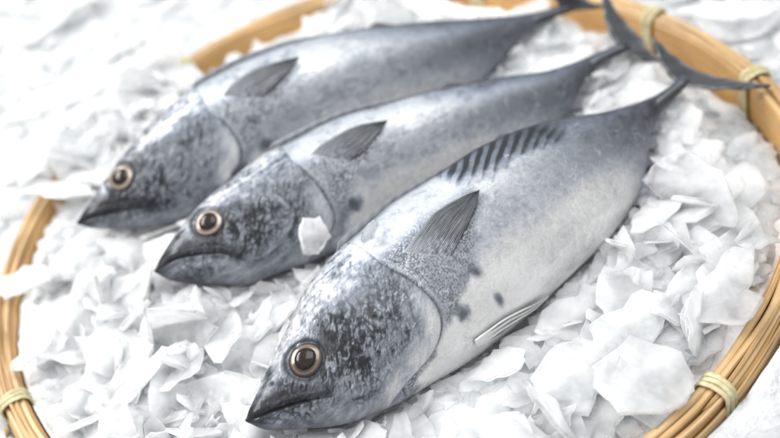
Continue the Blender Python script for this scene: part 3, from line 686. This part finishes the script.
class Flakes:
    def __init__(s): s.items = []
    def make(s, c, size, thick, tilt, az, spin, rg, elong=1.3, n=None):
        n = n or int(rg.integers(5, 9))
        a = np.sort((np.arange(n)+rg.uniform(-.38, .38, n))*2*np.pi/n); r = rg.uniform(.76, 1.12, n)
        p = np.stack([np.cos(a)*r*elong, np.sin(a)*r/elong], -1)
        o = []
        for i in range(n):                                     # chip the straight breaks
            b = p[(i+1) % n]; k = 3
            for t in range(k):
                w = t/k; nrm = np.array([b[1]-p[i][1], p[i][0]-b[0]])
                o.append(p[i]*(1-w)+b*w+nrm*(rg.normal()*.05+(.015*math.sin(math.pi*w))))
        p = np.array(o)*size*.5; m = len(p)
        def ring(k, z, j): return np.c_[p*k*(1+rg.normal(size=(m, 1))*j), np.full(m, z)+rg.normal(size=m)*thick*.025]
        T = thick
        rings = [ring(.5, T*.5, .05), ring(.965-.25*T/size, T*.47, .012), ring(1., T*.25, .012), ring(.985, -T*.25, .03), ring(.95-.3*T/size, -T*.47, .02), ring(.5, -T*.5, .05)]
        V = np.vstack([[[0, 0, T*.5]]]+rings+[[[0, 0, -T*.5]]])
        bend = rg.normal()*2.2; b2 = rg.normal()*1.5
        V[:, 2] += bend*V[:, 0]**2+b2*V[:, 1]**2+.05*T*np.sin(V[:, 0]/size*9+rg.uniform(0, 6))*np.cos(V[:, 1]/size*7)
        F = []
        for j in range(m): F.append((0, 1+j, 1+(j+1) % m))
        for q in range(5):
            for j in range(m): F.append((1+q*m+j, 1+(q+1)*m+j, 1+(q+1)*m+(j+1) % m, 1+q*m+(j+1) % m))
        e = len(V)-1
        for j in range(m): F.append((e, 1+5*m+(j+1) % m, 1+5*m+j))
        R = Matrix.Rotation(az, 3, 'Z') @ Matrix.Rotation(tilt, 3, 'X') @ Matrix.Rotation(spin, 3, 'Z')
        return V@np.array(R).T, F
    def add(s, c, V, F, meta): s.items.append((np.array(c, float), V, F, meta))
FL = Flakes(); rg = np.random.default_rng(11)
# hand-set shards: centre, size, thickness, tilt, azimuth, spin, elongation, label
SPECIAL = [
 ((.1040, -.1730, .010), .046, .0028, 12, 10, 20, 1.3, 'broad milky slab of ice lying flat on the pile right of the nearest fish'),
 ((.0690, -.1900, .006), .046, .0032, 10, -8, 60, 1.2, 'squarish clear slab with a bright broken edge under the nearest fish\'s belly'),
 ((.0960, -.2170, .006), .038, .0028, 22, 30, 80, 1.2, 'wide smooth slab leaning down to the rim beside the right cane tie'),
 ((.1640, -.1640, .012), .042, .0024, 14, 35, 0, 1.9, 'long pointed shard of ice reaching across the right rim of the basket'),
 ((.0270, -.1900, .000), .034, .0028, 12, 30, 10, 1.4, 'curved milky shard lying under the gill cover of the nearest fish'),
 ((.0050, -.1960, -.002), .034, .0026, 10, 5, 0, 1.3, 'low rounded slab at the bottom edge beneath the nearest fish\'s jaw'),
 ((-.0440, -.0540, .010), .024, .0110, 36, 20, 50, 1.15, 'thick upright block of ice wedged against the middle fish\'s throat'),
 ((-.2060, .1120, .016), .050, .0024, 62, 25, 80, 1.3, 'tall thin shard standing on edge before the farthest fish\'s face'),
 ((-.1040, -.1400, .008), .042, .0030, 16, -30, 0, 1.6, 'long narrow shard in front of the nearest fish\'s eye and snout'),
 ((-.1950, .0230, .010), .046, .0026, 20, 25, 10, 1.5, 'long pale slab between the left rim and the two rear snouts'),
 ((.1500, .0720, -.010), .070, .0060, 12, 10, 20, 1.1, 'smooth rounded mound of ice between the tails of the rear fish'),
]
def scatter(n, inside, region=None):
    k = 0; tries = 0
    while k < n and tries < n*8:
        tries += 1
        if inside:
            r = .262*math.sqrt(rg.uniform()); a = rg.uniform(-np.pi, np.pi)
            if region is not None: a = math.radians(rg.uniform(region[0], region[1])); r = rg.uniform(region[2], region[3])
            x, y = r*math.cos(a), r*math.sin(a)
            if r > .232 and not (math.radians(124) < a < math.radians(150) or rg.uniform() < .10*(abs(a) > math.radians(170))):
                if r > hoop_r(a)-.010: continue
            size = float(np.clip(rg.lognormal(math.log(.0235), .55), .006, .054))
        else:
            x, y = (rg.uniform(-.75, .75), rg.uniform(-.42, 1.0)) if region is None else (rg.uniform(region[0], region[1]), rg.uniform(region[2], region[3])); r = math.hypot(x, y); a = math.atan2(y, x)
            if r < .285: continue
            size = float(np.clip(rg.lognormal(math.log(.026), .45), .01, .06))
        thick = float(np.clip(size*rg.uniform(.035, .10), .0008, .0032))
        tilt = abs(rg.normal())*.16 if not inside else abs(rg.normal())*(.20 if x > .05 else .26) if rg.uniform() < (.93 if x > .05 else .84) else rg.uniform(.5, 1.35)
        az = rg.uniform(0, 6.28)
        z = float((bed_level if inside else out_level)(np.array([x]), np.array([y]))[0])
        lift = rg.uniform(-.001, .008)
        if inside and r > .198 and abs(a) > math.radians(150): lift = rg.uniform(-.007, .001); tilt *= .5
        c = np.array([x, y, z+lift+.30*size*math.sin(tilt)])
        V, F = FL.make(c, size, thick, tilt, az, rg.uniform(0, 6.28), rg, rg.uniform(1.0, 1.65))
        W = V+c
        if inside:
            if fish_hits(W, 1.0).any() or hides_fish(W): continue
            rr = np.hypot(W[:, 0], W[:, 1]); hr = hoop_r(a)
            if any(math.hypot(c[0]-q[0][0], c[1]-q[0][1]) < .40*q[1]+.25*size and W[:, 2].max() > q[0][2]-.001 for q in SPECIAL): continue
            ad = math.degrees(a)
            if r > .20 and -25 < ad < 75 and W[:, 2].max() > -.020: continue
            if r > .212 and abs(ad) > 151 and W[:, 2].max() > .002 and rg.uniform() > .06: continue
            if r > .205 and 92 < ad < 123 and W[:, 2].max() > -.010: continue
            on = (rr > hr-.002)
            if on.any():
                if not (122 < ad < 150) and (-30 < ad < 122 or rg.uniform() > .10): continue
                if c[2] < .004: c[2] = .005+rg.uniform(0, .006)+.4*size*math.sin(tilt)
                W = V+c
                if fish_hits(W).any(): continue
        else:
            rr = np.hypot(W[:, 0], W[:, 1])
            if (rr < hoop_r(a)+.016).any(): continue
        FL.add(c, V, F, dict(inside=inside, size=size, tilt=tilt)); k += 1
scatter(3300, True); scatter(24, True, (122, 150, .236, .268)); print('flakes in', len(FL.items))
n_in = len(FL.items)
scatter(2200, False); scatter(260, False, (.10, .34, -.34, -.06)); scatter(160, False, (.24, .45, -.06, .22))

ND = len(SPECIAL)
for (c, size, th_, tilt, az, spin, el, lab) in SPECIAL:
    c = np.array(c); V, F = FL.make(c, size, th_, math.radians(tilt), math.radians(az), math.radians(spin), rg, el)
    W = V+c; t = 0
    while fish_hits(W).any() and t < 40: c = c+np.array([0, 0, .001]); W = V+c; t += 1
    FL.add(c, V, F, dict(inside=True, size=size, tilt=math.radians(tilt), label=lab))

# beds
def bed_mesh(name, mat, f, pts_r, na, noise):
    V = []
    for r in pts_r:
        a = np.linspace(0, 2*np.pi, na, endpoint=False); V.append((r, a))
    P = []
    for r, a in V:
        rr = r*(hoop_r(a)-.0015) if r <= 1 else r*np.ones(na)
        P.append(np.stack([rr*np.cos(a), rr*np.sin(a), 0*a], -1))
    P = np.array(P); z = f(P[..., 0], P[..., 1]); q = P*1.0
    P[..., 2] = z+noise*(fbm(q*120, 3)-.6)
    return P
rs = np.linspace(0.002, 1, 150)
Pb = bed_mesh('ice_bed', BED, bed_level, rs, 480, .004)
hit = fish_hits(Pb, 1.02); Pb[..., 2] = np.where(hit, Pb[..., 2]-.002, Pb[..., 2])
_bedV = Pb.reshape(-1, 3); _bedF = grid_faces(150, 480, True)

# ------------------------------------------------------------------ which flakes show largest in the photo
F_PX = 1000.0
CAM_R = np.array([.95634, -.1957352, .21696942])
CAM_R = np.array([.95635349, -.1957352, -.21696942]); CAM_U = np.array([.29221225, .640603, .71009844]); CAM_F = np.array([0, .74250624, -.66983914])
allV = []; allF = []; owner = []; off = 0
def _push(V, F, who):
    global off
    allV.extend(V.tolist() if hasattr(V, 'tolist') else V); allF.extend([tuple(i+off for i in f) for f in F]); owner.extend([who]*len(F)); off += len(V)
for k, (c, V, F, meta) in enumerate(FL.items): _push(V+c, F, k)
for _, s in FISHES:
    P, _, _ = s.near_grid(np.linspace(0, 1, 120), np.linspace(0, 2*np.pi, 60)); _push(P.reshape(-1, 3), grid_faces(120, 60).tolist(), -1)
bvh = BVHTree.FromPolygons(allV, allF)
cnt = np.zeros(len(FL.items)); org = Vector(CAMP); sumx = {}
for py in range(0, 438, 2):
    for px in range(0, 780, 2):
        d = CAM_F+(px-390)/F_PX*CAM_R-(py-219)/F_PX*CAM_U
        h = bvh.ray_cast(org, Vector(d))
        if h[2] is not None and owner[h[2]] >= 0:
            w = owner[h[2]]; cnt[w] += 1; sx = sumx.setdefault(w, [0, 0]); sx[0] += px; sx[1] += py
del bvh, allV, allF
order = np.argsort(-cnt); special = set(range(len(FL.items)-ND, len(FL.items)))
singles = [int(i) for i in order if cnt[i] > 0 and int(i) not in special][:300-ND]

def place_of(x, y):
    a = sA.local(np.array([x, y, .02])); b = sB.local(np.array([x, y, .02])); cc = sC.local(np.array([x, y, .02])); r = math.hypot(x, y)
    if r > .28:
        return ('outside the basket, beyond its right rim' if x > 0 else 'outside the basket, beyond its far left rim')
    near = ', beside the rim' if r > .21 else ''
    if a[2] < 0 and a[0] > 0: return 'under the front fish\'s pale belly' if a[2] > -.09 and not near else 'on the right side of the basket'+near
    if a[0] <= 0.02 and b[2] < -.02: return 'before the front fish\'s snout'+near
    if b[2] < 0: return 'between the front fish and the middle fish'
    if b[0] < .02 and cc[2] < 0: return 'before the middle fish\'s snout'+near
    if cc[2] < 0: return 'between the middle fish and the farthest fish'
    if cc[0] < .0: return 'before the farthest fish\'s snout'+near
    return 'behind the farthest fish'+near
def flake_label(meta, c):
    sz = 'large' if meta['size'] > .034 else 'medium' if meta['size'] > .020 else 'small'
    tl = 'steeply tilted' if meta['tilt'] > .6 else 'slanting' if meta['tilt'] > .25 else 'flat'
    return f'{sz} {tl} ice flake {place_of(c[0], c[1])}'
for i in singles+sorted(special):
    c, V, F, meta = FL.items[i]
    o = link('ice_flake' if i not in special else 'ice_shard', V, F, ICE, None, sharp=28); o.location = c
    tag(o, meta.get('label') or flake_label(meta, c), 'ice', 'flakes of crushed ice' if i not in special else None)
done = set(singles) | special
def merge(name, ids, mat, extra=None, extra_mat=None):
    Vs = []; Fs = []; off = 0
    for i in ids:
        c, V, F, _ = FL.items[i]; Vs.append(V+c); Fs.extend([tuple(j+off for j in f) for f in F]); off += len(V)
    nf = len(Fs)
    if extra: Vs.append(extra[0]); Fs.extend([tuple(int(j)+off for j in f) for f in extra[1]])
    o = link(name, np.vstack(Vs), Fs, mat, None, sharp=28)
    if extra:
        o.data.materials.append(extra_mat); mi = np.zeros(len(Fs), np.int32); mi[nf:] = 1; o.data.polygons.foreach_set('material_index', mi)
    return o
tag(merge('crushed_ice', [i for i in range(n_in) if i not in done], ICE, (_bedV, _bedF), BED), 'bed of crushed white ice heaped inside the basket under the fish', 'crushed ice', kind='stuff')
tag(merge('crushed_ice', [i for i in range(n_in, len(FL.items)-ND) if i not in done], ICE), 'white crushed ice spread around the outside of the basket', 'crushed ice', kind='stuff')

# ground: one broad sheet of packed ice with a hollow for the basket
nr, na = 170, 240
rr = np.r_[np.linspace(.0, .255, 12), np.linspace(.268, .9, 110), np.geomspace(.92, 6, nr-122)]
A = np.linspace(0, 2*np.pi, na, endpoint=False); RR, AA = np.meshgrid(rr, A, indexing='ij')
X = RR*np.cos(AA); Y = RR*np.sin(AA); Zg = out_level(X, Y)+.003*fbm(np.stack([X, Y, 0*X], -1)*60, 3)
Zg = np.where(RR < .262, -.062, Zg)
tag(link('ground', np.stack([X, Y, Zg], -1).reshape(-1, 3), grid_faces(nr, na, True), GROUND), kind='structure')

# small clear chips of ice melting on the front fish
def clear_mat():
    m = Mat('clear_ice'); m.set(Base_Color=(.97, .985, 1, 1), Roughness=.05, IOR=1.31, Transmission_Weight=.95); return m.m
CLEAR = clear_mat()
def chip(xz, size, lab, el=1.6):
    p, n = sA.surf(np.array(xz[0]), np.array(xz[1])); V, F = FL.make(p, size, size*.28, 0, 0, rg.uniform(0, 6), rg, el)
    z = n; x = sA.a-n*(sA.a@n); x /= np.linalg.norm(x); y = np.cross(z, x)
    V = V[:, :1]*x+V[:, 1:2]*y+V[:, 2:]*z
    o = link('ice_chip', V, F, CLEAR, None, sharp=35); o.location = p+n*size*.10; tag(o, lab, 'ice chip')
chip(sA.ft['chips'][0], .011, 'thin clear sliver of melting ice on the back of the nearest fish', 1.7)
chip(sA.ft['chips'][1], .005, 'tiny clear bead of ice at the root of the nearest fish\'s breast fin', 1.1)
def bead(x, z, size):
    p, n = sA.surf(np.array(x), np.array(z)); e1 = sA.a-n*(sA.a@n); e1 /= np.linalg.norm(e1); e2 = np.cross(n, e1)
    vs = []; na = 16; k1, k2 = rg.uniform(.8, 1.3), rg.uniform(0, 6)
    for i in range(8):
        f = i/7
        for j in range(na):
            t = 2*np.pi*j/na; r = size*f*(1+.15*math.sin(2*t+k2)); vs.append(e1*r*math.cos(t)*k1+e2*r*math.sin(t)+n*(size*.42*math.sqrt(max(0, 1-f*f))+.0004))
    o = link('water_bead', np.array(vs), grid_faces(8, na, True), CLEAR, None); o.location = p
    tag(o, 'tiny clear bead of meltwater on the skin of the nearest fish', 'water drop', 'beads of meltwater on the nearest fish')
for _ in range(14):
    bx = rg.uniform(.06, .62)*sA.L; bead(bx, rg.uniform(-.3, .75)*float(sA.h(np.array(bx))), rg.uniform(.0006, .0016))

# ------------------------------------------------------------------ camera
cam = bpy.data.cameras.new('camera'); co = bpy.data.objects.new('camera', cam); COL.objects.link(co); scene.camera = co
cam.sensor_width = 36; cam.lens = 36*F_PX/780; cam.clip_start = .01; cam.clip_end = 100
M = Matrix((CAM_R, CAM_U, -CAM_F)).transposed().to_4x4(); M.translation = Vector(CAMP); co.matrix_world = M
cam.dof.use_dof = True
fp, _ = sA.surf(*[np.array(v) for v in sA.ft['eye'][0]])
cam.dof.focus_distance = float((fp-CAMP)@CAM_F)+.012; cam.dof.aperture_fstop = 3.8; cam.dof.aperture_blades = 0

# ------------------------------------------------------------------ light: soft window light from the back left, pale room
w = bpy.data.worlds.new('World'); scene.world = w; w.use_nodes = True
nt = w.node_tree; bg = nt.nodes['Background']
tc = nt.nodes.new('ShaderNodeTexCoord'); sp = nt.nodes.new('ShaderNodeSeparateXYZ'); rp = nt.nodes.new('ShaderNodeValToRGB')
nt.links.new(tc.outputs['Generated'], sp.inputs[0]); nt.links.new(sp.outputs['Z'], rp.inputs['Fac']); nt.links.new(rp.outputs['Color'], bg.inputs['Color'])
rp.color_ramp.elements[0].position = 0; rp.color_ramp.elements[0].color = (.27, .285, .31, 1)
rp.color_ramp.elements[1].position = .8; rp.color_ramp.elements[1].color = (1, 1, 1, 1)
bg.inputs['Strength'].default_value = .86
def area(name, loc, target, size, power, col=(1, 1, 1), sy=None):
    l = bpy.data.lights.new(name, 'AREA'); l.energy = power; l.color = col; l.size = size
    if sy: l.shape = 'RECTANGLE'; l.size_y = sy
    o = bpy.data.objects.new(name, l); COL.objects.link(o); o.location = loc
    o.rotation_euler = (Vector(target)-Vector(loc)).to_track_quat('-Z', 'Y').to_euler(); return o
area('window_light', (-1.15, .45, 1.45), (0, 0, 0), 1.2, 30, (1, .988, .97), .45)
area('top_light', (.35, -.1, 1.9), (0, 0, 0), 1.2, 19, (.97, .985, 1))

scene.view_settings.view_transform = 'Standard'; scene.view_settings.look = 'None'
scene.view_settings.exposure = .31; scene.view_settings.gamma = 1
scene.render.engine = 'CYCLES'
cy = scene.cycles; cy.use_denoising = True; cy.denoising_prefilter = 'ACCURATE'
try: cy.denoiser = 'OPENIMAGEDENOISE'
except Exception: pass
cy.max_bounces = 20; cy.transmission_bounces = 8; cy.transparent_max_bounces = 20; cy.glossy_bounces = 6; cy.diffuse_bounces = 10; cy.caustics_reflective = False; cy.caustics_refractive = True
cy.sample_clamp_indirect = 6
